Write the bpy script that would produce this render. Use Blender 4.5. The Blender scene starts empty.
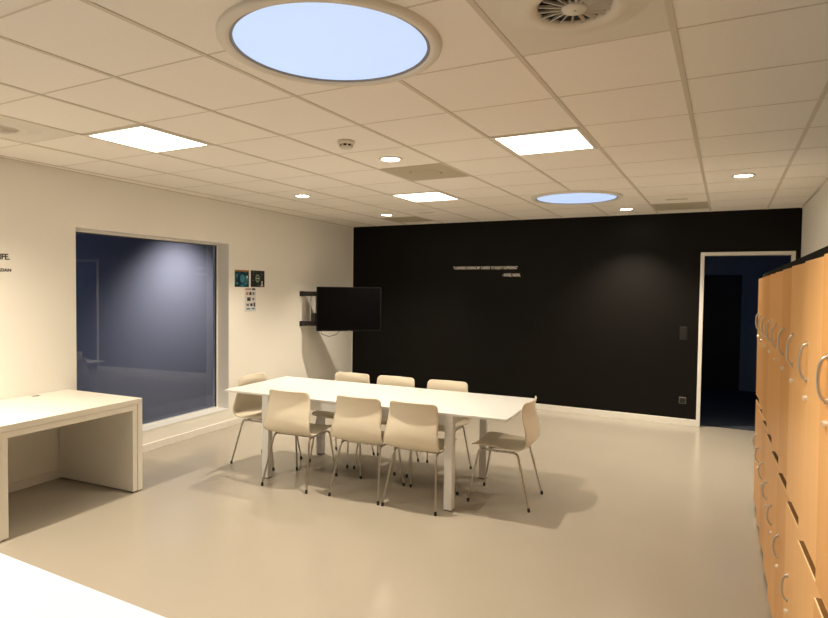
import bpy, math, random
from mathutils import Vector, Matrix
random.seed(7)
scene = bpy.context.scene
COL = scene.collection
PI = math.pi

# ------------------------------------------------------------------ camera
FPX = 593.95
EYE = 1.69
YAW, PITCH, ROLL = 0.484633, -0.0352978, 0.0125139
CEIL = 2.6765


def make_camera():
    cy, sy = math.cos(YAW), math.sin(YAW)
    f = Vector((-sy * math.cos(PITCH), cy * math.cos(PITCH), math.sin(PITCH)))
    r = Vector((cy, sy, 0))
    u = r.cross(f)
    c, s = math.cos(ROLL), math.sin(ROLL)
    r2 = c * r + s * u
    u2 = c * u - s * r
    m = Matrix((r2, u2, -f)).transposed().to_4x4()
    m.translation = Vector((0, 0, EYE))
    cam = bpy.data.cameras.new('camera')
    cam.sensor_width = 36.0
    cam.sensor_fit = 'HORIZONTAL'
    cam.lens = FPX / 828.0 * 36.0
    cam.clip_start = 0.05
    o = bpy.data.objects.new('camera', cam)
    COL.objects.link(o)
    o.matrix_world = m
    scene.camera = o


# --------------------------------------------------------------- materials
def nt(name):
    m = bpy.data.materials.new(name)
    m.use_nodes = True
    n = m.node_tree.nodes
    return m, m.node_tree, n['Principled BSDF']


def mat(name, col, rough=0.5, metal=0.0, spec=0.5, noise=0.0, scale=20.0, bump=0.0, coat=0.0, stretch=None):
    m, t, b = nt(name)
    b.inputs['Base Color'].default_value = (*col, 1)
    b.inputs['Roughness'].default_value = rough
    b.inputs['Metallic'].default_value = metal
    b.inputs['Specular IOR Level'].default_value = spec
    if coat:
        b.inputs['Coat Weight'].default_value = coat
        b.inputs['Coat Roughness'].default_value = 0.15
    if noise or bump:
        tc = t.nodes.new('ShaderNodeTexCoord')
        mp = t.nodes.new('ShaderNodeMapping')
        if stretch:
            mp.inputs['Scale'].default_value = stretch
        t.links.new(tc.outputs['Object'], mp.inputs['Vector'])
        nz = t.nodes.new('ShaderNodeTexNoise')
        nz.inputs['Scale'].default_value = scale
        nz.inputs['Detail'].default_value = 4
        t.links.new(mp.outputs['Vector'], nz.inputs['Vector'])
        if noise:
            mx = t.nodes.new('ShaderNodeMix')
            mx.data_type = 'RGBA'
            mx.inputs['A'].default_value = (*[c * (1 - noise) for c in col], 1)
            mx.inputs['B'].default_value = (*[min(1, c * (1 + noise)) for c in col], 1)
            t.links.new(nz.outputs['Fac'], mx.inputs['Factor'])
            t.links.new(mx.outputs['Result'], b.inputs['Base Color'])
        if bump:
            bp = t.nodes.new('ShaderNodeBump')
            bp.inputs['Strength'].default_value = bump
            bp.inputs['Distance'].default_value = 0.002
            t.links.new(nz.outputs['Fac'], bp.inputs['Height'])
            t.links.new(bp.outputs['Normal'], b.inputs['Normal'])
    return m


def emit(name, col, strength):
    m, t, b = nt(name)
    b.inputs['Base Color'].default_value = (0.25, 0.25, 0.25, 1)
    b.inputs['Emission Color'].default_value = (*col, 1)
    b.inputs['Emission Strength'].default_value = strength
    return m


def wood(name, c1, c2):
    """beech veneer, grain running up the door"""
    m, t, b = nt(name)
    tc = t.nodes.new('ShaderNodeTexCoord')
    mp = t.nodes.new('ShaderNodeMapping')
    mp.inputs['Scale'].default_value = (14, 14, 0.9)
    t.links.new(tc.outputs['Object'], mp.inputs['Vector'])
    nz = t.nodes.new('ShaderNodeTexNoise')
    nz.inputs['Scale'].default_value = 1.6
    nz.inputs['Detail'].default_value = 5
    nz.inputs['Distortion'].default_value = 0.6
    t.links.new(mp.outputs['Vector'], nz.inputs['Vector'])
    mp2 = t.nodes.new('ShaderNodeMapping')
    mp2.inputs['Scale'].default_value = (90, 90, 3)
    t.links.new(tc.outputs['Object'], mp2.inputs['Vector'])
    n2 = t.nodes.new('ShaderNodeTexNoise')
    n2.inputs['Scale'].default_value = 2.0
    t.links.new(mp2.outputs['Vector'], n2.inputs['Vector'])
    add = t.nodes.new('ShaderNodeMath')
    add.operation = 'MULTIPLY_ADD'
    t.links.new(n2.outputs['Fac'], add.inputs[0])
    add.inputs[1].default_value = 0.35
    t.links.new(nz.outputs['Fac'], add.inputs[2])
    rp = t.nodes.new('ShaderNodeValToRGB')
    rp.color_ramp.elements[0].position = 0.35
    rp.color_ramp.elements[0].color = (*c1, 1)
    rp.color_ramp.elements[1].position = 0.95
    rp.color_ramp.elements[1].color = (*c2, 1)
    t.links.new(add.outputs[0], rp.inputs['Fac'])
    t.links.new(rp.outputs['Color'], b.inputs['Base Color'])
    b.inputs['Roughness'].default_value = 0.42
    b.inputs['Specular IOR Level'].default_value = 0.35
    return m


def glass_mat():
    m = bpy.data.materials.new('tinted window glass')
    m.use_nodes = True
    t = m.node_tree
    for n in list(t.nodes):
        t.nodes.remove(n)
    out = t.nodes.new('ShaderNodeOutputMaterial')
    tr = t.nodes.new('ShaderNodeBsdfTransparent')
    tr.inputs['Color'].default_value = (0.80, 0.86, 0.95, 1)
    gl = t.nodes.new('ShaderNodeBsdfGlossy')
    gl.inputs['Roughness'].default_value = 0.01
    gl.inputs['Color'].default_value = (0.85, 0.9, 1, 1)
    fr = t.nodes.new('ShaderNodeFresnel')
    fr.inputs['IOR'].default_value = 1.75
    mx = t.nodes.new('ShaderNodeMixShader')
    ge = t.nodes.new('ShaderNodeNewGeometry')
    fm = t.nodes.new('ShaderNodeMath')
    fm.operation = 'MULTIPLY_ADD'          # only the front face of the pane reflects
    ml = t.nodes.new('ShaderNodeMath')
    ml.operation = 'MULTIPLY'
    t.links.new(fr.outputs['Fac'], ml.inputs[0])
    t.links.new(ge.outputs['Backfacing'], ml.inputs[1])
    fm.inputs[1].default_value = -1.0
    t.links.new(ml.outputs[0], fm.inputs[0])
    t.links.new(fr.outputs['Fac'], fm.inputs[2])
    t.links.new(fm.outputs[0], mx.inputs['Fac'])
    t.links.new(tr.outputs['BSDF'], mx.inputs[1])
    t.links.new(gl.outputs['BSDF'], mx.inputs[2])
    t.links.new(mx.outputs['Shader'], out.inputs['Surface'])
    return m


WARM = (1.0, 0.865, 0.665)
M = {}
M['wall'] = mat('matt white wall paint', (0.86, 0.84, 0.79), 0.75, spec=0.2, noise=0.015, scale=3)
M['black'] = mat('satin black wall paint', (0.006, 0.0052, 0.0046), 0.5, spec=0.12, noise=0.15, scale=6)
M['trim'] = mat('white painted trim', (0.80, 0.78, 0.73), 0.45, spec=0.3, noise=0.01)
M['sill'] = mat('white window sill', (0.85, 0.85, 0.84), 0.35, noise=0.01)
M['tile'] = mat('mineral fibre ceiling tile', (0.88, 0.84, 0.79), 0.9, spec=0.1, noise=0.05, scale=160, bump=0.15)
M['tbar'] = mat('ceiling grid bar', (0.66, 0.60, 0.52), 0.5, spec=0.3, noise=0.02)
M['floor'] = mat('poured resin floor', (0.388, 0.350, 0.293), 0.2, spec=0.55, noise=0.05, scale=1.6, bump=0.03)
M['dark_floor'] = mat('dark blue carpet', (0.03, 0.04, 0.06), 0.9, noise=0.2, scale=60)
M['corridor'] = mat('dark blue painted wall', (0.20, 0.27, 0.38), 0.8, noise=0.05)
M['blackdoor'] = mat('black door leaf', (0.008, 0.008, 0.009), 0.6, noise=0.1)
M['slate'] = mat('slate grey invented room wall', (0.20, 0.20, 0.22), 0.9, spec=0.1, noise=0.03)  # for the room made up behind the window
M['sidefloor'] = mat('dark invented room floor', (0.085, 0.085, 0.095), 0.9, spec=0.1, noise=0.05)
M['laminate'] = mat('white laminate', (0.72, 0.725, 0.72), 0.35, spec=0.4, noise=0.01)
M['coolwhite'] = mat('cool white laminate', (0.56, 0.625, 0.765), 0.35, spec=0.4, noise=0.01)
M['desk'] = mat('off white laminate', (0.82, 0.79, 0.72), 0.42, spec=0.35, noise=0.012)
M['shell'] = mat('cream plastic', (0.74, 0.67, 0.545), 0.4, spec=0.4, noise=0.015, scale=8)
M['steel'] = mat('brushed steel tube', (0.50, 0.48, 0.45), 0.3, metal=1.0, noise=0.05, scale=60)
M['chrome'] = mat('satin nickel', (0.62, 0.60, 0.57), 0.3, metal=1.0, noise=0.03)
M['lock'] = mat('polished lock barrel', (0.85, 0.84, 0.82), 0.3, metal=0.7, noise=0.03)
M['rubber'] = mat('black rubber', (0.015, 0.015, 0.015), 0.7, noise=0.1)
M['blackplastic'] = mat('black plastic', (0.012, 0.012, 0.013), 0.4, noise=0.1)
M['carcass'] = mat('black carcass board', (0.007, 0.0065, 0.006), 0.7, spec=0.08, noise=0.2, scale=40)
M['matteblack'] = mat('matt black plastic', (0.006, 0.006, 0.0065), 0.5, spec=0.2, noise=0.1)
M['screen'] = mat('switched off screen', (0.0025, 0.0025, 0.003), 0.35, spec=0.05, noise=0.05)
M['silver'] = mat('silver aluminium', (0.72, 0.72, 0.72), 0.35, metal=1.0, noise=0.03)
M['plasticwhite'] = mat('white plastic', (0.74, 0.70, 0.63), 0.45, noise=0.01)
M['perf'] = mat('perforated beige plate', (0.50, 0.44, 0.33), 0.6, noise=0.12, scale=220)
M['ducthole'] = mat('dark duct interior', (0.01, 0.009, 0.008), 0.9, noise=0.1)
M['lettering_w'] = mat('white vinyl lettering', (0.85, 0.83, 0.76), 0.6, noise=0.01)
M['lettering_k'] = mat('dark brown vinyl lettering', (0.03, 0.022, 0.015), 0.6, noise=0.05)
M['switch'] = mat('anthracite switch plastic', (0.010, 0.009, 0.0085), 0.4, noise=0.05)
M['rim'] = mat('dull grey socket rim', (0.10, 0.095, 0.09), 0.4, noise=0.05)
M['gapshade'] = mat('grey skylight shadow gap', (0.30, 0.30, 0.31), 0.5, noise=0.03)  # shade of the gap inside the skylight ring, put into the colour
M['gasket'] = mat('dark glazing gasket', (0.05, 0.05, 0.055), 0.5, noise=0.05)
M['glass'] = glass_mat()
M['panel_light'] = emit('lit ceiling panel', WARM, 3.4)
M['spot_light'] = emit('lit downlight lens', WARM, 20.0)
M['sky_light'] = emit('daylit skylight diffuser', (0.47, 0.625, 0.95), .455)
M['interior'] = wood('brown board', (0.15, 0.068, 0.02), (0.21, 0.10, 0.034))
WOODS = [wood('beech veneer', (0.76, 0.41, 0.155), (0.81, 0.46, 0.185)),
         wood('pale beech veneer', (0.80, 0.455, 0.18), (0.86, 0.51, 0.22)),
         wood('darker beech veneer', (0.69, 0.355, 0.125), (0.75, 0.405, 0.15))]
M['edge'] = mat('pale edge band', (0.90, 0.72, 0.45), 0.4, noise=0.04)


# ----------------------------------------------------------- mesh building
class MB:
    def __init__(self):
        self.v, self.f, self.mi, self.sm = [], [], [], []
        self.X = Matrix.Identity(4)

    def add(self, verts, faces, mi=0, smooth=False):
        b = len(self.v)
        self.v += [tuple(self.X @ Vector(p)) for p in verts]
        for f in faces:
            self.f.append([b + i for i in f])
            self.mi.append(mi)
            self.sm.append(smooth)
        return self

    def box(self, x0, x1, y0, y1, z0, z1, mi=0, bev=0.0):
        if bev <= 0:
            v = [(x, y, z) for x in (x0, x1) for y in (y0, y1) for z in (z0, z1)]
            f = [(0, 1, 3, 2), (4, 6, 7, 5), (0, 4, 5, 1), (2, 3, 7, 6), (0, 2, 6, 4), (1, 5, 7, 3)]
            return self.add(v, f, mi)
        lo, hi = (x0, y0, z0), (x1, y1, z1)
        idx, v = {}, []
        for c in [(a, b, d) for a in (0, 1) for b in (0, 1) for d in (0, 1)]:
            for ax in range(3):
                p = []
                for k in range(3):
                    e = (lo, hi)[c[k]][k]
                    p.append(e if k == ax else e + (bev if c[k] == 0 else -bev))
                idx[(c, ax)] = len(v)
                v.append(tuple(p))
        cen = Vector([(a + b) / 2 for a, b in zip(lo, hi)])
        f = []

        def face(ids):
            p = [Vector(v[i]) for i in ids]
            n = (p[1] - p[0]).cross(p[2] - p[0])
            m = sum(p, Vector()) / len(p)
            f.append(list(ids) if n.dot(m - cen) > 0 else list(reversed(ids)))
        for ax in range(3):
            o1, o2 = [k for k in range(3) if k != ax]
            for s in (0, 1):
                ids = []
                for a, b in ((0, 0), (1, 0), (1, 1), (0, 1)):
                    c = [0, 0, 0]
                    c[ax], c[o1], c[o2] = s, a, b
                    ids.append(idx[(tuple(c), ax)])
                face(ids)
            for a in (0, 1):
                for b in (0, 1):
                    c0, c1 = [0, 0, 0], [0, 0, 0]
                    c0[ax], c1[ax] = 0, 1
                    c0[o1] = c1[o1] = a
                    c0[o2] = c1[o2] = b
                    c0, c1 = tuple(c0), tuple(c1)
                    face([idx[(c0, o1)], idx[(c1, o1)], idx[(c1, o2)], idx[(c0, o2)]])
        for c in [(a, b, d) for a in (0, 1) for b in (0, 1) for d in (0, 1)]:
            face([idx[(c, 0)], idx[(c, 1)], idx[(c, 2)]])
        return self.add(v, f, mi)

    def tube(self, pts, r, n=10, mi=0, caps=True):
        pts = [Vector(p) for p in pts]
        rr = r if isinstance(r, (list, tuple)) else [r] * len(pts)
        tang = []
        for i in range(len(pts)):
            a = pts[max(0, i - 1)]
            b = pts[min(len(pts) - 1, i + 1)]
            tang.append((b - a).normalized())
        up = Vector((0, 0, 1)) if abs(tang[0].z) < 0.9 else Vector((1, 0, 0))
        nrm = (up - tang[0] * up.dot(tang[0])).normalized()
        v, f = [], []
        for i, p in enumerate(pts):
            nrm = (nrm - tang[i] * nrm.dot(tang[i])).normalized()
            bn = tang[i].cross(nrm)
            for k in range(n):
                a = 2 * PI * k / n
                v.append(p + rr[i] * (math.cos(a) * nrm + math.sin(a) * bn))
        for i in range(len(pts) - 1):
            for k in range(n):
                f.append((i * n + k, i * n + (k + 1) % n, (i + 1) * n + (k + 1) % n, (i + 1) * n + k))
        self.add(v, f, mi, True)
        if caps:
            L = len(pts) - 1
            self.add(v[:n], [tuple(reversed(range(n)))], mi)
            self.add(v[L * n:], [tuple(range(n))], mi)
        return self

    def lathe(self, prof, c=(0, 0, 0), n=32, mi=0, smooth=True):
        """profile of (radius, z) turned about the vertical through c; first and last points closed when radius is 0"""
        v, f = [], []
        rings = []
        for r, z in prof:
            if r < 1e-6:
                rings.append([len(v)])
                v.append((c[0], c[1], c[2] + z))
            else:
                rings.append(list(range(len(v), len(v) + n)))
                for k in range(n):
                    a = 2 * PI * k / n
                    v.append((c[0] + r * math.cos(a), c[1] + r * math.sin(a), c[2] + z))
        for a, b in zip(rings[:-1], rings[1:]):
            for k in range(n):
                q = [a[k % len(a)], a[(k + 1) % len(a)], b[(k + 1) % len(b)], b[k % len(b)]]
                q = list(dict.fromkeys(q))
                if len(q) > 2:
                    f.append(q)
        return self.add(v, f, mi, smooth)

    def prism(self, poly, axis, a, b, mi=0):
        """polygon in the two other axes, extruded along axis from a to b"""
        def P(p, t):
            if axis == 'x':
                return (t, p[0], p[1])
            if axis == 'y':
                return (p[0], t, p[1])
            return (p[0], p[1], t)
        n = len(poly)
        v = [P(p, a) for p in poly] + [P(p, b) for p in poly]
        f = [tuple(reversed(range(n))), tuple(range(n, 2 * n))]
        for i in range(n):
            j = (i + 1) % n
            f.append((i, j, n + j, n + i))
        return self.add(v, f, mi)

    def build(self, name, mats, parent=None, fix=True):
        me = bpy.data.meshes.new(name)
        me.from_pydata([tuple(p) for p in self.v], [], self.f)
        for m in (mats if isinstance(mats, (list, tuple)) else [mats]):
            me.materials.append(m)
        for p, mi, s in zip(me.polygons, self.mi, self.sm):
            p.material_index = mi
            p.use_smooth = s
        if fix:
            import bmesh
            bm = bmesh.new()
            bm.from_mesh(me)
            bmesh.ops.recalc_face_normals(bm, faces=bm.faces)
            bm.to_mesh(me)
            bm.free()
        me.update()
        o = bpy.data.objects.new(name, me)
        COL.objects.link(o)
        if parent:
            o.parent = parent
        return o


def tag(o, label, cat, group=None):
    o['label'] = label
    o['category'] = cat
    if group:
        o['group'] = group
    return o


def thing(name, label, cat, loc=(0, 0, 0), rotz=0.0, group=None):
    o = bpy.data.objects.new(name, None)
    o.empty_display_size = 0.1
    COL.objects.link(o)
    o.location = loc
    o.rotation_euler = (0, 0, rotz)
    return tag(o, label, cat, group)


def struct(o):
    o['kind'] = 'structure'
    return o


def copy_tree(o, parent=None):
    c = o.copy()
    COL.objects.link(c)
    if parent:
        c.parent = parent
    for ch in list(o.children):
        copy_tree(ch, c)
    return c


def lamp(name, kind, loc, col, power, target=None, **k):
    L = bpy.data.lights.new(name, kind)
    L.color = col
    L.energy = power
    for a, b in k.items():
        setattr(L, a, b)
    o = bpy.data.objects.new(name, L)
    COL.objects.link(o)
    o.location = loc
    if target is not None:
        o.rotation_euler = (Vector(target) - Vector(loc)).to_track_quat('-Z', 'Y').to_euler()
    return o


# ---------------------------------------------------------------- the room
BACK = 8.2
RIGHT = 0.745
FRONT = -3.6
LW_ANG = math.atan(0.071)                 # the window wall runs slightly askew to the ceiling grid
LW_ORG = Vector((-5.075, 2.64, 0))
LW = Matrix.Translation(LW_ORG) @ Matrix.Rotation(LW_ANG, 4, 'Z')   # local x = into the room, y = along the wall


def lw(x, y, z=0.0):
    return LW @ Vector((x, y, z))


def lwy(Y):
    return (Y - 2.64) / math.cos(LW_ANG)


def place_lw(o, x=0.0, y=0.0, z=0.0):
    o.location = lw(x, y, z)
    o.rotation_euler = (0, 0, LW_ANG)
    return o


GX, GY, T = -2.60517, 1.86405, 0.6


def cell(i, j):
    return GX + T * (i + .5), GY + T * (j + .5)


LY0, LY1 = lwy(FRONT), lwy(BACK)
fl = MB()
c = [lw(0, LY0 - .3), lw(0, LY1 + .3)]
fl.prism([(RIGHT + .1, FRONT - .1), (RIGHT + .1, BACK + .1), (c[1].x, BACK + .1), (c[0].x, FRONT - .1)], 'z', -0.1, 0.0)
struct(fl.build('floor', M['floor']))

ce = MB()
ce.prism([(RIGHT + .1, FRONT - .1), (RIGHT + .1, BACK + .1), (c[1].x - .1, BACK + .1), (c[0].x - .1, FRONT - .1)], 'z', CEIL, CEIL + .1)


def wall_x(Y):
    return LW_ORG.x - 0.071 * (Y - LW_ORG.y)


BW = 0.0115
ZB0, ZB1 = CEIL - 0.004, CEIL + 0.0005
for i in range(-5, 6):
    x = GX + T * i
    y0 = FRONT
    y1 = BACK
    if x < wall_x(BACK) + .02 or x > RIGHT - .02:
        continue
    if x < wall_x(FRONT):
        y0 = LW_ORG.y + (LW_ORG.x - x) / 0.071
    ce.box(x - BW, x + BW, y0, y1, ZB0, ZB1, 1)
for j in range(-9, 11):
    y = GY + T * j
    if y < FRONT or y > BACK:
        continue
    ce.box(wall_x(y), RIGHT, y - .0045, y + .0045, ZB0 + .0026, ZB1, 1)
struct(ce.build('ceiling', [M['tile'], M['tbar']]))

# angle trim where the ceiling meets the walls
tr = MB()
tr.X = LW
tr.box(0, .018, LY0, LY1 - .005, CEIL - .006, CEIL)
tr.X = Matrix.Identity(4)
tr.box(RIGHT - .018, RIGHT, FRONT, BACK, CEIL - .006, CEIL)
struct(tr.build('trim_1', M['tbar']))

# window wall (left)
WY0, WY1, WZ0, WZ1 = lwy(3.272), lwy(5.24), 0.207, 2.190
WT = 0.24
wl = MB()
wl.box(-WT, 0, LY0 - .3, WY0, 0, CEIL)
wl.box(-WT, 0, WY1, LY1 + .4, 0, CEIL)
wl.box(-WT, 0, WY0, WY1, 0, WZ0)
wl.box(-WT, 0, WY0, WY1, WZ1, CEIL)
o = struct(wl.build('wall_left', M['wall']))
o.matrix_world = LW

# window: sill board, slim frame, pane
w = bpy.data.objects.new('window_1', None)
COL.objects.link(w)
struct(w)
w.matrix_world = LW
s = MB()
s.box(-.165, .004, WY0 + .001, WY1 - .001, WZ0, WZ0 + .012, bev=.002)
s.build('window_sill', M['sill'], w)
s = MB()
fx0, fx1, fw = -.205, -.165, .022
s.box(fx0, fx1, WY0, WY0 + fw, WZ0, WZ1)
s.box(fx0, fx1, WY1 - fw, WY1, WZ0, WZ1)
s.box(fx0, fx1, WY0 + fw, WY1 - fw, WZ0, WZ0 + fw)
s.box(fx0, fx1, WY0 + fw, WY1 - fw, WZ1 - fw, WZ1)
s.build('window_frame', M['trim'], w)
s = MB()
g0, g1 = fw, fw + .010
s.box(-.182, -.166, WY0 + g0, WY0 + g1, WZ0 + g0, WZ1 - g0)
s.box(-.182, -.166, WY1 - g1, WY1 - g0, WZ0 + g0, WZ1 - g0)
s.box(-.182, -.166, WY0 + g1, WY1 - g1, WZ1 - g1, WZ1 - g0)
s.build('gasket', M['gasket'], w)
s = MB()
s.box(-.178, -.172, WY0 + fw, WY1 - fw, WZ0 + fw, WZ1 - fw)
s.build('pane', M['glass'], w)

# back wall, black, with the doorway
DX0, DX1, DZ = -0.258, 0.650, 2.132
wb = MB()
cx = lw(0, LY1).x
wb.box(cx - .1, DX0, BACK, BACK + .14, 0, CEIL)
wb.box(DX0, DX1, BACK, BACK + .14, DZ, CEIL)
wb.box(DX1, RIGHT, BACK, BACK + .14, 0, CEIL)
struct(wb.build('wall_back', M['black']))
s = MB()
s.box(cx - .05, cx + .010, BACK - .004, BACK + .002, 0, CEIL - .004)
struct(s.build('trim_2', M['wall']))
s = MB()
s.box(RIGHT, RIGHT + .1, FRONT - .1, BACK + .14, 0, CEIL)
struct(s.build('wall_right', M['wall']))
s = MB()
s.box(-6, RIGHT + .1, FRONT - .1, FRONT, 0, CEIL)
struct(s.build('wall_front', M['wall']))
# door lining
d = MB()
JW = .044
d.box(DX0 - JW, DX0, BACK - .014, BACK + .145, 0, DZ + JW, bev=.002)
d.box(DX1, DX1 + JW, BACK - .014, BACK + .145, 0, DZ + JW, bev=.002)
d.box(DX0, DX1, BACK - .014, BACK + .145, DZ, DZ + JW, bev=.002)
struct(d.build('door_1', M['trim']))
# baseboards
s = MB()
s.box(cx + .03, DX0 - JW, BACK - .014, BACK, 0, .082, bev=.002)
struct(s.build('baseboard_back', M['trim']))
s = MB()
s.box(0, .014, LY0, LY1 - .02, 0, .075, bev=.002)
o = struct(s.build('baseboard_left', M['trim']))
o.matrix_world = LW

# corridor beyond the doorway
CB = 11.6
s = MB()
s.box(-.62, 1.2, BACK + .14, CB + .1, -.1, -.002)
struct(s.build('floor_corridor', M['dark_floor']))
s = MB()
s.box(-.62, 1.2, BACK + .14, CB + .1, 2.5, 2.6)
struct(s.build('ceiling_corridor', M['corridor']))
s = MB()
s.box(-.62, -.5, BACK + .14, CB, -.002, 2.5)
struct(s.build('wall_corridor_left', M['corridor']))
s = MB()
s.box(.9, 1.0, BACK + .14, CB, -.002, 2.5)
struct(s.build('wall_corridor_right', M['corridor']))
s = MB()
s.box(-.5, .9, CB, CB + .1, -.002, 2.5)
struct(s.build('wall_corridor_back', M['corridor']))
s = MB()
s.box(-.42, .22, CB - .05, CB - .002, 0, 1.98, bev=.004)
s.box(-.40, .20, CB - .056, CB - .05, .06, .95)
s.box(-.40, .20, CB - .056, CB - .05, 1.0, 1.92)
struct(s.build('door_2', M['blackdoor']))

# invented side room, added behind the pane to carry its glow
SX = -1.75
s = MB()
s.box(SX - .1, SX, -1.6, 5.2, -.1, CEIL)
o = struct(s.build('wall_invented_room', M['slate']))
o.matrix_world = LW
s = MB()
s.box(SX, -WT, -1.6, 5.2, -.1, -.02)
o = struct(s.build('floor_invented_room', M['sidefloor']))
o.matrix_world = LW
s = MB()
s.box(SX, -WT, -1.6, 5.2, CEIL, CEIL + .1)
o = struct(s.build('ceiling_invented_room', M['slate']))
o.matrix_world = LW
s = MB()
s.box(SX, -WT, -1.7, -1.6, -.1, CEIL)
s.box(SX, -WT, 5.2, 5.3, -.1, CEIL)
o = struct(s.build('wall_invented_room_end', M['slate']))
o.matrix_world = LW


# ---------------------------------------------------------- ceiling fixtures
def ceiling_panel(i, j, label):
    x, y = cell(i, j)
    t = thing('ceiling_light', label, 'ceiling light', (x, y, CEIL), 0, 'square ceiling light panels')
    s = MB()
    h, e = .288, .026
    s.box(-h, h, -h, -h + e, -.007, .002)
    s.box(-h, h, h - e, h, -.007, .002)
    s.box(-h, -h + e, -h + e, h - e, -.007, .002)
    s.box(h - e, h, -h + e, h - e, -.007, .002)
    s.build('frame', M['plasticwhite'], t)
    s = MB()
    s.box(-h + e, h - e, -h + e, h - e, -.0055, .002)
    s.build('diffuser', M['panel_light'], t)
    return t


ceiling_panel(-2, 1, 'square lit ceiling panel above the window wall, left of the large round skylight')
ceiling_panel(2, 3, 'square lit ceiling panel right of the ceiling middle, in front of the far round skylight')
ceiling_panel(-1, 6, 'square lit ceiling panel just behind the beige perforated plate, farthest of the panels')
ceiling_panel(-2, -3, 'added square ceiling panel out of view, brightening the near white table')  # extra panel added to brighten the foreground table and left wall


SPOT_W = 100


def downlight(i, j, label, watt=SPOT_W, cone=112):
    x, y = cell(i, j)
    t = thing('downlight', label, 'downlight', (x, y, CEIL), 0, 'round recessed downlights')
    s = MB()
    s.lathe([(.068, .001), (.068, -.004), (.074, -.009), (.090, -.007), (.094, -.002), (.094, .001)], n=32)
    s.build('trim_ring', M['plasticwhite'], t)
    s = MB()
    s.lathe([(0, -.0045), (.068, -.0045), (.068, .001), (0, .001)], n=32)
    s.build('lens', M['spot_light'], t)
    lamp('downlight_beam', 'SPOT', (x, y, CEIL - .012), WARM, watt, (x, y, 0), spot_size=math.radians(cone), spot_blend=.8, shadow_soft_size=.03)


downlight(-3, -1, 'added round downlight out of view, brightening the near end of the window wall', 150, 142)  # added lamp, lifts the left wall around its lettering
downlight(0, -2, 'added round downlight out of view, brightening the near white table from above', 60, 88)  # added lamp, whitens the foreground tabletop
downlight(3, -1, 'added round downlight out of view, brightening the lockers from above the aisle')  # added lamp, lights the near locker fronts
downlight(0, 3, 'round downlight beside the smoke detector, nearest of the downlights')
downlight(-3, 5, 'round downlight nearest the window wall, above the posters')
downlight(-3, 8, 'round downlight above the wall mounted television')
downlight(4, 6, 'round downlight above the wooden lockers near the right wall')
downlight(2, 9, 'round downlight behind the far round skylight, close to the black wall', 175)


def skylight(x, y, r, label):
    t = thing('round_skylight', label, 'skylight', (x, y, CEIL), 0, 'round skylights')
    s = MB()
    s.lathe([(r, .001), (r, -.004), (r + .004, -.014), (r + .012, -.022), (r + .040, -.020), (r + .050, -.010), (r + .052, .001)], n=96)
    s.build('trim_ring', M['plasticwhite'], t)
    s = MB()
    s.lathe([(r - .009, -.0035), (r - .009, -.010), (r + .003, -.0125), (r + .003, -.0035)], n=96)
    s.build('gasket', M['gapshade'], t)  # grey ring stands in for the shadow gap around the diffuser
    s = MB()
    s.lathe([(0, -.010), (r * .6, -.009), (r - .004, -.0065), (r, -.004), (r, .001), (0, .001)], n=96)
    s.build('diffuser', M['sky_light'], t)


skylight(-1.455, 2.015, .398, 'large round skylight with pale blue diffuser, nearest the viewer at top')
skylight(-1.45, 6.43, .420, 'smaller looking far round skylight with pale blue diffuser near the black wall')


def swirl(i, j, label):
    x, y = cell(i, j)
    t = thing('swirl_air_diffuser', label, 'air vent', (x + .012, y - .068, CEIL), 0, 'swirl air diffusers')
    s = MB()
    R = .125
    s.box(-.288 - .012, .288 - .012, -.288 + .068, .288 + .068, -.0015, .001)
    s.lathe([(R, -.002), (R, -.010), (R + .012, -.020), (R + .030, -.026), (R + .060, -.018), (R + .095, -.007), (R + .13, -.002)], n=64)
    s.build('face_plate', M['plasticwhite'], t)
    s = MB()
    s.lathe([(0, -.003), (R, -.003), (R, -.0016), (0, -.0016)], n=48)
    s.build('duct_opening', M['ducthole'], t)
    s = MB()
    s.lathe([(0, -.024), (.038, -.024), (.043, -.018), (.043, -.003), (0, -.003)], n=32)
    s.lathe([(0, -.026), (.006, -.026), (.006, -.024)], n=10)
    s.build('hub', M['plasticwhite'], t)
    for k in range(18):
        a = 2 * PI * k / 18 + .1
        s = MB()
        s.X = Matrix.Rotation(a, 4, 'Z')
        # a pitched blade reaching from the hub to the rim
        v = [(.042, .003, -.020), (R, .004, -.018), (R, -.004, -.005), (.042, -.003, -.006)]
        v2 = [(p[0], p[1] + .0015, p[2] + .003) for p in v]
        s.add(v + v2, [(0, 1, 2, 3), (7, 6, 5, 4), (0, 4, 5, 1), (1, 5, 6, 2), (2, 6, 7, 3), (3, 7, 4, 0)])
        s.build('vane', M['plasticwhite'], t)


swirl(3, 0, 'round swirl air diffuser at the top of the photo, right of the large skylight')
swirl(-3, 0, 'round swirl air diffuser at the left edge of the photo above the window wall')


def perf(i, j, label):
    x, y = cell(i, j)
    t = thing('ceiling_vent', label, 'ceiling vent', (x, y, CEIL), 0, 'perforated ceiling vent plates')
    s = MB()
    s.box(-.289, .289, -.289, .289, -.0035, .001)
    s.build('vent_plate', M['perf'], t)
    s = MB()
    s.lathe([(0, -.005), (.13, -.005), (.14, -.0036), (0, -.003)], n=40)
    s.build('centre_disc', M['perf'], t)


perf(0, 4, 'beige perforated vent plate in the ceiling beside the nearest downlight')
perf(3, 9, 'beige perforated vent plate in the ceiling against the black wall, near the doorway')
perf(-3, 9, 'beige perforated vent plate in the ceiling above the television corner')


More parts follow.
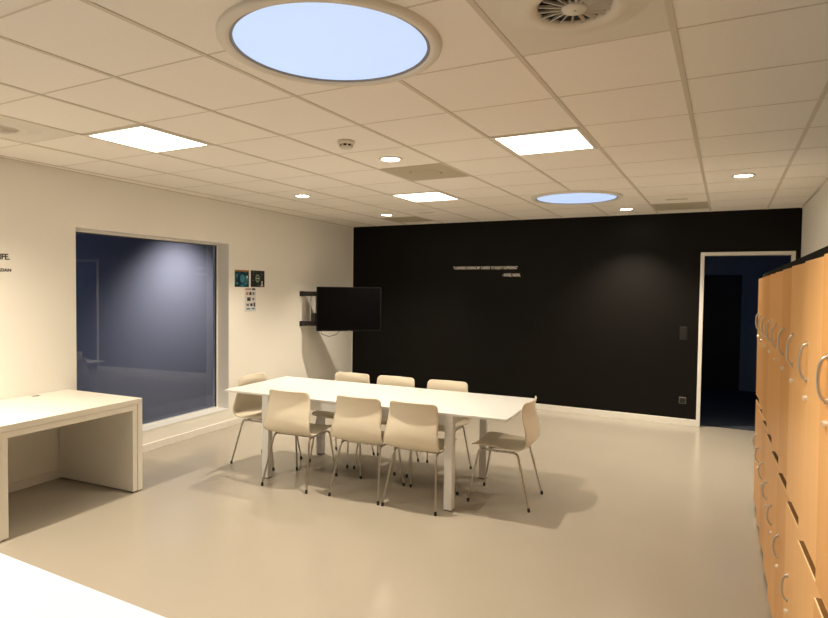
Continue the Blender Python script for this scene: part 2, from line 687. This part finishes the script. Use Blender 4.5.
def slot(i, j, label):
    x, y = cell(i, j)
    t = thing('ceiling_slot', label, 'ceiling fitting', (x, y, CEIL), 0, 'small slots in ceiling tiles')
    s = MB()
    s.box(-.11, .11, -.022, .022, -.004, .001, bev=.001)
    s.build('slot_frame', M['tbar'], t)
    s = MB()
    s.box(-.10, .10, -.012, .012, -.0055, -.004)
    s.build('slot_opening', M['perf'], t)


slot(3, 8, 'small narrow slot in a ceiling tile near the doorway, right of the far skylight')
slot(-2, 8, 'small narrow slot in a ceiling tile behind the farthest lit panel')

x, y = cell(0, 2)
t = thing('smoke_detector', 'small beige smoke detector hanging from the ceiling near the nearest downlight', 'smoke detector', (x, y, CEIL))
s = MB()
s.lathe([(0, .0), (.058, .0), (.058, -.018), (.050, -.024), (0, -.024)], n=32)
s.build('base', M['plasticwhite'], t)
s = MB()
s.lathe([(.040, -.024), (.042, -.038), (0, -.038)], n=32)
s.build('sensing_chamber', M['ducthole'], t)
s = MB()
for k in range(8):
    s.X = Matrix.Rotation(2 * PI * k / 8, 4, 'Z')
    s.box(.036, .046, -.005, .005, -.040, -.022)
s.X = Matrix.Identity(4)
s.lathe([(0, -.038), (.046, -.038), (.042, -.047), (0, -.049)], n=32)
s.build('cap', M['plasticwhite'], t)


# -------------------------------------------------------------------- chair
def smooth_path(pts, n):
    """Catmull-Rom through pts resampled evenly to n points"""
    P = [Vector(p) for p in pts]
    P = [P[0] * 2 - P[1]] + P + [P[-1] * 2 - P[-2]]
    out = []
    for i in range(1, len(P) - 2):
        for k in range(24):
            t = k / 24
            a, b, cc, dd = P[i - 1], P[i], P[i + 1], P[i + 2]
            out.append(0.5 * ((2 * b) + (cc - a) * t + (2 * a - 5 * b + 4 * cc - dd) * t * t + (3 * b - a - 3 * cc + dd) * t ** 3))
    out.append(P[-2])
    L = [0]
    for a, b in zip(out[:-1], out[1:]):
        L.append(L[-1] + (b - a).length)
    res = []
    for k in range(n):
        s = L[-1] * k / (n - 1)
        j = 0
        while j < len(L) - 2 and L[j + 1] < s:
            j += 1
        f = (s - L[j]) / max(1e-9, L[j + 1] - L[j])
        res.append(out[j].lerp(out[j + 1], f))
    return res, L[-1]


def chair_shell():
    prof = [(.243, .444), (.222, .455), (.16, .460), (.05, .452), (-.06, .443), (-.13, .446), (-.185, .464),
            (-.220, .503), (-.231, .555), (-.220, .62), (-.201, .685), (-.193, .745), (-.198, .79), (-.209, .820)]
    NS, NT = 64, 21
    pts, L = smooth_path([(0, a, b) for a, b in prof], NS)
    widths = [(0, .216), (.35, .219), (.50, .232), (.62, .230), (.75, .215), (1, .200)]

    def hw(s):
        f = s / L
        for (a, wa), (b, wb_) in zip(widths[:-1], widths[1:]):
            if f <= b:
                t = (f - a) / (b - a)
                t = t * t * (3 - 2 * t)
                w_ = wa + (wb_ - wa) * t
                break
        r = .035
        d_ = min(s, L - s)
        if d_ < r:
            w_ -= r - math.sqrt(max(0, r * r - (r - d_) ** 2))
        return w_
    # parameter samples, denser at both ends where the corners round off
    sl = []
    for k in range(NS):
        u = k / (NS - 1)
        sl.append(L * (u + 0.55 * math.sin(2 * PI * u) / (2 * PI) * -1))

    def at(s):
        f = max(0, min(1, s / L)) * (NS - 1)
        j = min(NS - 2, int(f))
        return pts[j].lerp(pts[j + 1], f - j)
    G = []
    for s in sl:
        p = at(s)
        w_ = hw(s)
        f = s / L
        back = max(0.0, min(1.0, (f - .5) / .2))
        back = back * back * (3 - 2 * back)
        row = []
        for k in range(NT):
            t_ = -1 + 2 * k / (NT - 1)
            e = abs(t_) ** 2.2
            row.append(Vector((w_ * t_, p.y + .034 * back * e, p.z + .012 * (1 - back) * e + (.010 * back * (1 - f) * e))))
        G.append(row)
    TH = .0075

    def nrm(i, k):
        a = G[min(NS - 1, i + 1)][k] - G[max(0, i - 1)][k]
        b = G[i][min(NT - 1, k + 1)] - G[i][max(0, k - 1)]
        n_ = a.cross(b)
        return n_.normalized() if n_.length > 1e-9 else Vector((0, 0, 1))
    m = MB()
    v, f = [], []
    for side in (0, 1):
        for i in range(NS):
            for k in range(NT):
                v.append(G[i][k] + nrm(i, k) * (TH * (.5 - side)))
    N = NS * NT

    def I(side, i, k):
        return side * N + i * NT + k
    for i in range(NS - 1):
        for k in range(NT - 1):
            f.append((I(0, i, k), I(0, i, k + 1), I(0, i + 1, k + 1), I(0, i + 1, k)))
            f.append((I(1, i, k), I(1, i + 1, k), I(1, i + 1, k + 1), I(1, i, k + 1)))
    for i in range(NS - 1):
        for k in (0, NT - 1):
            f.append((I(0, i, k), I(0, i + 1, k), I(1, i + 1, k), I(1, i, k)))
    for k in range(NT - 1):
        for i in (0, NS - 1):
            f.append((I(0, i, k), I(0, i, k + 1), I(1, i, k + 1), I(1, i, k)))
    m.add(v, f, 0, True)
    return m


def bend(p0, p1, p2, r, n=6):
    """points rounding the corner at p1"""
    p0, p1, p2 = map(Vector, (p0, p1, p2))
    a = p1 + (p0 - p1).normalized() * r
    b = p1 + (p2 - p1).normalized() * r
    return [(a * (1 - t) ** 2 + p1 * 2 * t * (1 - t) + b * t * t) for t in [k / n for k in range(n + 1)]]


CHAIRS = 'cream shell chairs around the white table'


def make_chair(label):
    t = thing('shell_chair', label, 'chair', (0, 0, 0), 0, CHAIRS)
    chair_shell().build('seat_shell', M['shell'], t)
    R = .0085
    zf, zr = .426, .424
    fr = MB()
    for s_ in (-1, 1):
        ft, rt = (s_ * .178, .185, zf), (s_ * .178, -.125, zr)
        ff, rf = (s_ * .210, .262, .012), (s_ * .222, -.232, .012)
        b1 = bend(ff, ft, rt, .035)
        b2 = bend(ft, rt, rf, .035)
        fr.tube(b1 + b2, R, 10)
        for foot, top in ((ff, b1[0]), (rf, b2[-1])):
            g = MB()
            g.tube([foot, top], [R * .95, R], 10)
            lg = g.build('leg', M['steel'], t)
            g = MB()
            dirv = (Vector(top) - Vector(foot)).normalized()
            p0 = Vector(foot)
            g.tube([Vector((p0.x, p0.y, 0.0)), p0 + dirv * .006, p0 + dirv * .018], [.011, .011, .0095], 12)
            g.build('foot_cap', M['rubber'], lg)
    for y_ in (.10, -.085):
        fr.tube([(-.178, y_, .425), (.178, y_, .425)], .007, 8)
    for s_ in (-1, 1):
        fr.box(s_ * .12 - .02, s_ * .12 + .02, -.10, .12, .431, .441)
    fr.build('seat_frame', M['steel'], t)
    return t


ch = make_chair('leftmost of the three cream chairs along the near side of the white table')
TROT = math.radians(3.2)


def setchair(o, rear, face, label):
    """put the middle of the rear feet at rear, facing angle face (0 = +y)"""
    o.rotation_euler = (0, 0, face)
    off = Matrix.Rotation(face, 3, 'Z') @ Vector((0, -.240, 0))
    o.location = (rear[0] - off.x, rear[1] - off.y, 0)
    o['label'] = label


CH = [((-3.220, 3.822), math.radians(4.2), 'leftmost of the three cream chairs along the near side of the white table'),
      ((-2.578, 3.895), math.radians(3.5), 'middle of the three cream chairs along the near side of the white table'),
      ((-2.095, 3.919), math.radians(3.0), 'rightmost of the three cream chairs along the near side of the white table'),
      ((-3.335, 5.075), PI + math.radians(3), 'leftmost of the three cream chairs behind the white table, nearest the television'),
      ((-2.845, 5.105), PI + math.radians(3), 'middle of the three cream chairs behind the white table'),
      ((-2.305, 5.135), PI + math.radians(3.5), 'rightmost of the three cream chairs behind the white table'),
      ((-4.145, 4.372), -PI / 2 + math.radians(2), 'cream chair at the left end of the white table, beside the window'),
      ((-1.290, 4.577), PI / 2 + math.radians(3), 'cream chair at the right end of the white table, seen from the side')]
for k, (p_, a_, l_) in enumerate(CH):
    o = ch if k == 0 else copy_tree(ch)
    setchair(o, p_, a_, l_)

# -------------------------------------------------------------- long table
t = thing('dining_table', 'long white table with extension leaf ringed by eight cream chairs', 'table', (-2.7175, 4.472, 0), TROT)
HL, HW_, TZ = 1.315, .462, .750
SEAM = .385
s = MB()
s.box(-HL, SEAM - .0015, -HW_, HW_, TZ - .019, TZ, bev=.002)
s.build('tabletop', M['laminate'], t)
s = MB()
s.box(SEAM + .0015, HL, -HW_, HW_, TZ - .019, TZ, bev=.002)
s.build('extension_leaf', M['laminate'], t)
LX, LYY, LS = .861, .424, .033
s = MB()
for y_ in (-1, 1):
    a, b = sorted((y_ * (LYY + .024), y_ * (LYY + .002)))
    s.box(-LX + LS, LX - LS, a, b, TZ - .095, TZ - .0195)
for x_ in (-1, 1):
    a, b = sorted((x_ * (LX + .024), x_ * (LX + .002)))
    s.box(a, b, -LYY + LS, LYY - LS, TZ - .095, TZ - .0195)
s.build('apron', M['laminate'], t)
s = MB()
for y_ in (-.3, .3):
    s.box(-1.22, 1.22, y_ - .015, y_ + .015, TZ - .045, TZ - .0195)
s.build('slide_rail', M['silver'], t)
for x_ in (-1, 1):
    for y_ in (-1, 1):
        s = MB()
        s.box(x_ * LX - LS, x_ * LX + LS, y_ * LYY - LS, y_ * LYY + LS, .008, TZ - .0195, bev=.003)
        l_ = s.build('leg', M['laminate'], t)
        s = MB()
        s.box(x_ * LX - LS + .006, x_ * LX + LS - .006, y_ * LYY - LS + .006, y_ * LYY + LS - .006, 0, .008)
        s.build('foot_glide', M['rubber'], l_)

# ------------------------------------------------- desk against the left wall
dk = thing('desk', 'off-white panel leg desk standing against the window wall', 'desk', lw(0, 0, 0), LW_ANG)
DY0, DY1 = lwy(2.075) - .050, lwy(3.285) - .105
DX_ = .905
DT, DH = .044, .763
s = MB()
s.box(.004, DX_, DY0, DY1, DH - DT, DH, bev=.0015)
s.build('desktop', M['desk'], dk)
for a, b in ((DY0, DY0 + DT), (DY1 - DT, DY1)):
    s = MB()
    s.box(.016, DX_, a, b, .012, DH - DT, bev=.0015)
    p_ = s.build('side_panel', M['desk'], dk)
    s = MB()
    for x_ in (.08, DX_ - .05):
        s.lathe([(0, 0), (.016, 0), (.016, .012), (0, .012)], (x_, (a + b) / 2, 0), 16)
    s.build('foot', M['rubber'], p_)
s = MB()
IN = DT + .003
s.box(.016, DX_ - .006, DY0 + IN, DY1 - IN, DH - DT - .045, DH - DT - .002, bev=.0015)
s.box(.016, DX_ - .006, DY0 + IN, DY0 + IN + .042, .012, DH - DT - .045, bev=.0015)
s.box(.016, DX_ - .006, DY1 - IN - .042, DY1 - IN, .012, DH - DT - .045, bev=.0015)
s.build('inner_frame', M['desk'], dk)
s = MB()
gy = lwy(2.84)
s.lathe([(0, DH + .0005), (.040, DH + .0005), (.040, DH + .003), (.034, DH + .004), (.034, DH + .001)], (.085, gy, 0), 28)
g_ = s.build('cable_grommet', M['desk'], dk)
s = MB()
s.box(.080, .112, gy - .026, gy + .026, DH + .002, DH + .0045)
s.build('cable_slot', M['rubber'], g_)

# ---------------------------------------------------- white table, foreground
wt = thing('white_table', 'plain white table cut off by the bottom left corner of the photo', 'table', (-2.0, .75, 0), 0)
s = MB()
s.box(-.9, .9, -.4, .4, .718, .74, bev=.002)
s.build('tabletop', M['coolwhite'], wt)
s = MB()
s.box(-.82, .82, .33, .352, .64, .718)
s.box(-.82, .82, -.352, -.33, .64, .718)
s.box(-.842, -.82, -.33, .33, .64, .718)
s.box(.82, .842, -.33, .33, .64, .718)
s.build('apron', M['coolwhite'], wt)
for x_ in (-1, 1):
    for y_ in (-1, 1):
        s = MB()
        s.box(x_ * .845 - .03, x_ * .845 + .03, y_ * .36 - .03, y_ * .36 + .03, 0, .718, bev=.003)
        s.build('leg', M['coolwhite'], wt)

# ------------------------------------------------------------------ lockers
LK = 'beech lockers along the right wall'
BW_, B0 = .4265, 1.952
ORDN = ['ninth', 'eighth', 'seventh', 'sixth', 'fifth', 'fourth', 'third', 'second', 'first']
LEAN = math.radians(.43)
HZ = 1.796
GAP0, GAP1 = .848, .888
DEPTH = .440


def arc_handle(x, y, z0, z1):
    m = MB()
    pts = []
    n = 14
    for k in range(n + 1):
        a = PI * k / n
        pts.append((x - .003 - .0185 * math.sin(a), y, (z0 + z1) / 2 - (z1 - z0) / 2 * math.cos(a)))
    m.tube(pts, [.0048 if 1 < k < n - 1 else .0042 for k in range(n + 1)], 8)
    for z in (z0, z1):
        m.tube([(x + .001, y, z), (x - .006, y, z)], .0085, 10)
    return m


def locker(k):
    yb = B0 + BW_ * k
    y0, y1 = -BW_ + .0, 0.0
    q = ORDN[k]
    if k == 0:
        label = 'nearest beech locker, cut off by the right edge of the photo'
    elif k == 8:
        label = 'beech locker at the far end of the row, next to the dark doorway'
    else:
        label = q + ' beech locker counted from the doorway end of the row'
    X0 = .2535 + .036
    t = thing('locker', label, 'locker', (X0 - .0043 * yb, yb, 0), .0043, LK)
    t.rotation_euler = (0, -LEAN, .0043)
    wm = WOODS[[2, 1, 1, 2, 0, 0, 2, 0, 0][k]]
    s = MB()
    th = .018
    zt = HZ + .004
    s.box(0, DEPTH, y0 + .0005, y0 + th, .07, zt)
    s.box(0, DEPTH, y1 - th, y1 - .0005, .07, zt)
    s.box(.012, DEPTH, y0 + th, y1 - th, .07, .07 + th)
    s.box(.004, DEPTH, y0 + th, y1 - th, .800, .816)
    s.box(.010, DEPTH, y0 + th, y1 - th, zt - th, zt)
    s.box(DEPTH - .008, DEPTH, y0 + th, y1 - th, .07 + th, zt - th)
    s.build('carcass', [M['interior']], t)
    s = MB()
    s.box(-.010, DEPTH, y0 + .001, y1 - .001, zt, zt + .030, bev=.0015)
    s.build('top_panel', M['carcass'], t)
    s = MB()
    s.box(.004, DEPTH - .02, y0 + .001, y1 - .001, .006, .07)
    s.build('plinth', M['carcass'], t)
    # doors swing on the near edge and stand a little ajar at the far edge
    rnd = random.Random(40 + k)
    for name, z0, z1, ang, hz0, hz1, lz, hy in (
            ('upper_door', GAP1, HZ, 2.35 + rnd.uniform(-.15, .15), 1.410, 1.526, 1.350, .095),
            ('lower_door', .058, GAP0, 2.5 + rnd.uniform(-.15, .15), .492, .590, .447, .105)):
        d_ = MB()
        d_.box(-th, 0, .002, BW_ - .002, z0, z1, 0, bev=.0012)
        do = d_.build(name, wm, t)
        do.location = (-.002, y0, 0)
        do.rotation_euler = (0, 0, math.radians(ang))
        hyy = BW_ - hy
        arc_handle(-th, hyy, hz0, hz1).build('handle', M['chrome'], do)
        g = MB()
        g.tube([(-th + .001, hyy, lz), (-th - .010, hyy, lz)], .0095, 14)
        g.box(-th - .0125, -th - .010, hyy - .0015, hyy + .0015, lz - .006, lz + .006)
        g.build('lock', M['lock'], do)
        if name == 'lower_door':
            g = MB()
            g.box(-th + .0035, 0, .002, BW_ - .002, z1, z1 + .0012)
            g.build('top_edge', M['interior'], do)
            g = MB()
            g.box(-th, -th + .0035, .002, BW_ - .002, z1, z1 + .0016)
            g.build('edge_band', M['edge'], do)


for k in range(9):
    locker(k)

# --------------------------------------------------------------- television
A_, B_ = Vector((-5.14, 6.80, 0)), Vector((-4.45, 7.42, 0))
tv_dir = (B_ - A_).normalized()
tv_ang = math.atan2(tv_dir.y, tv_dir.x)
tvw = (B_ - A_).length
tv = thing('television', 'black flat screen television on a swing-out bracket in the far left corner', 'television', (A_.x, A_.y, 1.06), tv_ang)
TH_ = .632
s = MB()
s.box(0, tvw, .004, .045, 0, TH_, bev=.004)
s.box(.15, tvw - .15, .045, .070, .10, TH_ - .12, bev=.006)
s.build('housing', M['matteblack'], tv)
s = MB()
bz = .012
s.box(0, tvw, -.004, .004, 0, bz + .004)
s.box(0, tvw, -.004, .004, TH_ - bz, TH_)
s.box(0, bz, -.004, .004, bz + .004, TH_ - bz)
s.box(tvw - bz, tvw, -.004, .004, bz + .004, TH_ - bz)
s.build('bezel', M['matteblack'], tv)
s = MB()
s.box(bz, tvw - bz, -.001, .0035, bz + .004, TH_ - bz)
s.build('screen', M['screen'], tv)
s = MB()
s.box(tvw * .5 - .010, tvw * .5 + .010, -.0055, -.004, .003, .009)
s.build('badge', M['silver'], tv)
# bracket: wall rail, two arms, two rods, mounting plate behind the screen
wy = lwy(6.86)
br = thing('swing_arm_bracket', 'black and silver swing arm bracket holding the television off the wall', 'bracket', lw(0, wy, 0), LW_ANG)
LWI = (Matrix.Translation(lw(0, wy, 0)) @ Matrix.Rotation(LW_ANG, 4, 'Z')).inverted()
back = lambda u, d, z: LWI @ (A_ + tv_dir * u + Vector((-tv_dir.y, tv_dir.x, 0)) * d + Vector((0, 0, z)))
ctr = back(.30, .130, 0)
for z_ in (1.165, 1.590):
    s = MB()
    p0, p1 = Vector((.0, -.12, z_)), Vector((ctr.x, ctr.y, z_))
    dv = (p1 - p0)
    s.X = Matrix.Translation(p0) @ Matrix.Rotation(math.atan2(dv.y, dv.x), 4, 'Z')
    s.box(0, dv.length, -.03, .03, -.033, .033, bev=.004)
    s.build('arm', M['blackplastic'], br)
for f_ in (.26, .40):
    s = MB()
    p = Vector((0, -.12, 0)).lerp(Vector((ctr.x, ctr.y, 0)), f_)
    s.tube([(p.x, p.y, 1.17), (p.x, p.y, 1.585)], .010, 12)
    s.build('rod', M['silver'], br)
s = MB()
for z_ in (1.165, 1.590):
    s.box(0, .010, -.165, -.075, z_ - .036, z_ + .036, bev=.002)
s.build('wall_plate', M['blackplastic'], br)
s = MB()
p = Vector((0, -.12, 0)).lerp(Vector((ctr.x, ctr.y, 0)), .36)
s.box(p.x - .045, p.x + .045, p.y - .035, p.y + .035, 1.19, 1.31, bev=.006)
s.build('cable_box', M['blackplastic'], br)
s = MB()
q0, q1 = back(.20, .072, 0), back(.62, .072, 0)
dv = q1 - q0
s.X = Matrix.Translation(q0) @ Matrix.Rotation(math.atan2(dv.y, dv.x), 4, 'Z')
s.box(0, dv.length, .0, .022, 1.14, 1.62, bev=.003)
s.build('mounting_plate', M['blackplastic'], br)
s = MB()
c0, c1 = back(.06, .06, 1.07), back(.36, .06, 1.05)
s.tube([c0 + Vector((0, 0, .02)), c0 + Vector((.02, 0, -.05)), c0.lerp(c1, .4) + Vector((0, 0, -.085)), c0.lerp(c1, .75) + Vector((0, 0, -.05)), c1 + Vector((0, 0, .03))], .004, 6)
s.build('cable', M['blackplastic'], br)


# ------------------------------------------------------------------ posters
def pmat(name, cols, scale, seed):
    m, t_, b = nt(name)
    tc = t_.nodes.new('ShaderNodeTexCoord')
    mp = t_.nodes.new('ShaderNodeMapping')
    mp.inputs['Location'].default_value = (seed, seed * 1.7, seed * .3)
    t_.links.new(tc.outputs['Object'], mp.inputs['Vector'])
    vo = t_.nodes.new('ShaderNodeTexNoise')
    vo.inputs['Scale'].default_value = scale
    vo.inputs['Detail'].default_value = 3
    t_.links.new(mp.outputs['Vector'], vo.inputs['Vector'])
    rp = t_.nodes.new('ShaderNodeValToRGB')
    e = rp.color_ramp.elements
    e[0].position, e[0].color = .40, (*cols[0], 1)
    e[1].position, e[1].color = .70, (*cols[-1], 1)
    for k, cc in enumerate(cols[1:-1]):
        q = e.new(.40 + .30 * (k + 1) / (len(cols) - 1))
        q.color = (*cc, 1)
    t_.links.new(vo.outputs['Fac'], rp.inputs['Fac'])
    t_.links.new(rp.outputs['Color'], b.inputs['Base Color'])
    b.inputs['Roughness'].default_value = .45
    return m


def flat(name, cx_, cz, w_, h_, mt, par, lift):
    s_ = MB()
    s_.box(lift, lift + .0006, cx_ - w_ / 2, cx_ + w_ / 2, cz - h_ / 2, cz + h_ / 2)
    return s_.build(name, mt, par)


def disc(name, cy_, cz, ry, rz, mt, par, lift, n=20):
    s_ = MB()
    s_.prism([(cy_ + ry * math.cos(2 * PI * k / n), cz + rz * math.sin(2 * PI * k / n)) for k in range(n)], 'x', lift, lift + .0006)
    return s_.build(name, mt, par)


P_teal = pmat('teal print', [(.004, .02, .035), (.01, .08, .13), (.05, .22, .30)], 14, 3)
P_black = pmat('black print', [(.008, .008, .010), (.015, .022, .018), (.03, .05, .04)], 12, 5)
P_orange = mat('orange print', (.36, .17, .035), .5, noise=.2, scale=30)
P_green = mat('pale green print', (.24, .36, .24), .5, noise=.25, scale=60)
P_white = mat('white paper', (.70, .69, .68), .6, noise=.02)
P_lblue = mat('light blue print', (.06, .25, .36), .5, noise=.3, scale=50)
P_grey = mat('grey ink', (.16, .18, .22), .6, noise=.2)
P_ink = mat('dark ink', (.025, .03, .045), .6, noise=.2)
P_red = mat('faded red ink', (.50, .20, .16), .6, noise=.1)

pc = lwy(5.474)
t = thing('poster', 'dark teal poster with orange top band on the wall beside the window', 'poster', lw(.001, pc, 1.78), LW_ANG, 'posters beside the window')
flat('sheet', 0, 0, .262, .208, P_teal, t, 0)
flat('header_band', 0, .094, .262, .020, P_orange, t, .0006)
disc('emblem', .01, 0, .045, .05, P_lblue, t, .0008)
for (a, b, ww, hh) in ((-.09, .035, .03, .04), (.095, .02, .025, .03), (.06, -.06, .03, .022), (-.085, -.06, .03, .022), (0, -.088, .04, .014)):
    flat('print_mark', a, b, ww, hh, P_white if ww < .028 else P_lblue, t, .0007)
pc = lwy(5.775)
t = thing('poster', 'black poster with round pale green emblem, right of the teal poster', 'poster', lw(.001, pc, 1.782), LW_ANG, 'posters beside the window')
flat('sheet', 0, 0, .270, .208, P_black, t, 0)
disc('emblem', -.005, .005, .042, .052, P_green, t, .0008)
disc('emblem_centre', -.005, .005, .024, .030, P_black, t, .0014)
flat('print_mark', -.005, .005, .050, .010, P_white, t, .0021)
flat('print_mark', .085, -.055, .022, .055, P_white, t, .0008)
flat('print_mark', .080, -.088, .06, .012, P_white, t, .0008)
for (a, b, ww) in ((-.09, .05, .05), (-.09, -.02, .045), (.085, .06, .05), (-.09, .085, .06), (0, -.085, .04)):
    flat('print_mark', a, b, ww, .007, P_grey, t, .0008)
pc = lwy(5.633)
t = thing('notice_sheet', 'white notice sheet with small pictures hanging below the two posters', 'notice', lw(.001, pc, 1.52), LW_ANG)
flat('paper', 0, 0, .215, .300, P_white, t, 0)
rr = random.Random(3)
for r_, (zc, items) in enumerate(((.130, ((-.04, .10, .016, P_red), (.06, .06, .022, P_ink))), (.075, ((-.06, .045, .035, P_red), (.0, .04, .04, P_ink), (.06, .04, .035, P_grey))),
                                  (.005, ((-.03, .065, .045, P_ink), (.055, .04, .03, P_grey))), (-.065, ((-.05, .05, .03, P_grey), (.02, .045, .035, P_ink), (.075, .03, .05, P_ink))),
                                  (-.115, ((-.04, .07, .02, P_lblue), (.055, .06, .02, P_lblue))))):
    for (a, ww, hh, mm) in items:
        flat('print_mark', a, zc, ww, hh, mm, t, .0007)


# ---------------------------------------------------------------- lettering
def letters(text, width, height, name, m, parent, loc, rot):
    cu = bpy.data.curves.new(name, 'FONT')
    cu.body = text
    cu.size = 1
    cu.extrude = .004
    cu.offset = .022
    o = bpy.data.objects.new(name, cu)
    COL.objects.link(o)
    dg = bpy.context.evaluated_depsgraph_get()
    dg.update()
    me = bpy.data.meshes.new_from_object(o.evaluated_get(dg))
    bpy.data.objects.remove(o)
    xs = [v.co.x for v in me.vertices]
    ys = [v.co.y for v in me.vertices]
    x0, x1, y0, y1 = min(xs), max(xs), min(ys), max(ys)
    for v in me.vertices:
        v.co = ((v.co.x - x0) / (x1 - x0) * width, (v.co.y - y0) / (y1 - y0) * height, v.co.z * .25)
    me.materials.clear()
    me.materials.append(m)
    o = bpy.data.objects.new(name, me)
    COL.objects.link(o)
    o.parent = parent
    o.location = loc
    o.rotation_euler = rot
    return o


t = thing('wall_quote', 'two lines of white lettering high on the black wall', 'wall lettering', (-3.655, BACK - .002, 1.96))
letters('"I LEARNED DURING MY CAREER TO ENJOY SUFFERING"', 1.0, .056, 'quote_line', M['lettering_w'], t, (0, 0, .005), (PI / 2, 0, 0))
letters('- RAFAEL NADAL', .270, .044, 'author_line', M['lettering_w'], t, (.775, 0, -.087), (PI / 2, 0, 0))
t = thing('wall_quote', 'dark lettering on the window wall, cut off by the left edge of the photo', 'wall lettering', lw(.002, lwy(2.70), 1.87), LW_ANG)
letters('LIFE.', .105, .047, 'quote_line', M['lettering_k'], t, (0, -.105, .004), (PI / 2, 0, PI / 2))
letters('JORDAN', .150, .034, 'author_line', M['lettering_k'], t, (0, -.140, -.098), (PI / 2, 0, PI / 2))

# -------------------------------------------------- switch and socket, back wall
t = thing('light_switch', 'dark double light switch on the black wall left of the doorway', 'light switch', (-.472, BACK, 1.16))
s = MB()
s.box(-.044, .044, -.010, 0, -.084, .084, bev=.003)
s.build('plate', M['switch'], t)
for z_ in (-.038, .038):
    s = MB()
    s.box(-.028, .028, -.015, -.010, z_ - .028, z_ + .028, bev=.002)
    s.build('rocker', M['switch'], t)
t = thing('wall_socket', 'black wall socket with pale rim near the baseboard, left of the doorway', 'socket', (-.462, BACK, .312))
s = MB()
s.box(-.042, .042, -.008, 0, -.042, .042, bev=.003)
s.build('rim', M['rim'], t)
s = MB()
s.box(-.032, .032, -.011, -.008, -.032, .032, bev=.002)
fp = s.build('insert', M['switch'], t)

# ------------------------------------------------------------------- lights
bl = (0.10, 0.32, 1.0)
lamp('corridor_glow', 'AREA', (.3, 9.6, 2.45), bl, .5, (.3, 9.6, 0), shape='RECTANGLE', size=.8, size_y=1.6)
lamp('invented_room_spot', 'SPOT', lw(-.85, 3.45, 2.60), (1.0, .87, .80), 165, lw(SX, 3.62, .85), spot_size=math.radians(105), spot_blend=1.0, shadow_soft_size=.15)  # made-up lamp for the pale glow behind the window pane
lamp('invented_room_glow', 'AREA', lw(-.55, -.45, 1.0), (.16, .36, 1.0), 14, lw(SX, -.38, .9), shape='RECTANGLE', size=.3, size_y=1.2)  # made-up blue lamp tinting the wall behind the pane

wd = bpy.data.worlds.new('night')
scene.world = wd
wd.use_nodes = True
wd.node_tree.nodes['Background'].inputs['Color'].default_value = (.01, .02, .05, 1)
wd.node_tree.nodes['Background'].inputs['Strength'].default_value = .3

make_camera()
vs = scene.view_settings
vs.view_transform = 'Standard'
vs.look = 'None'
vs.gamma = 1
vs.exposure = 1.17
vs.use_curve_mapping = False
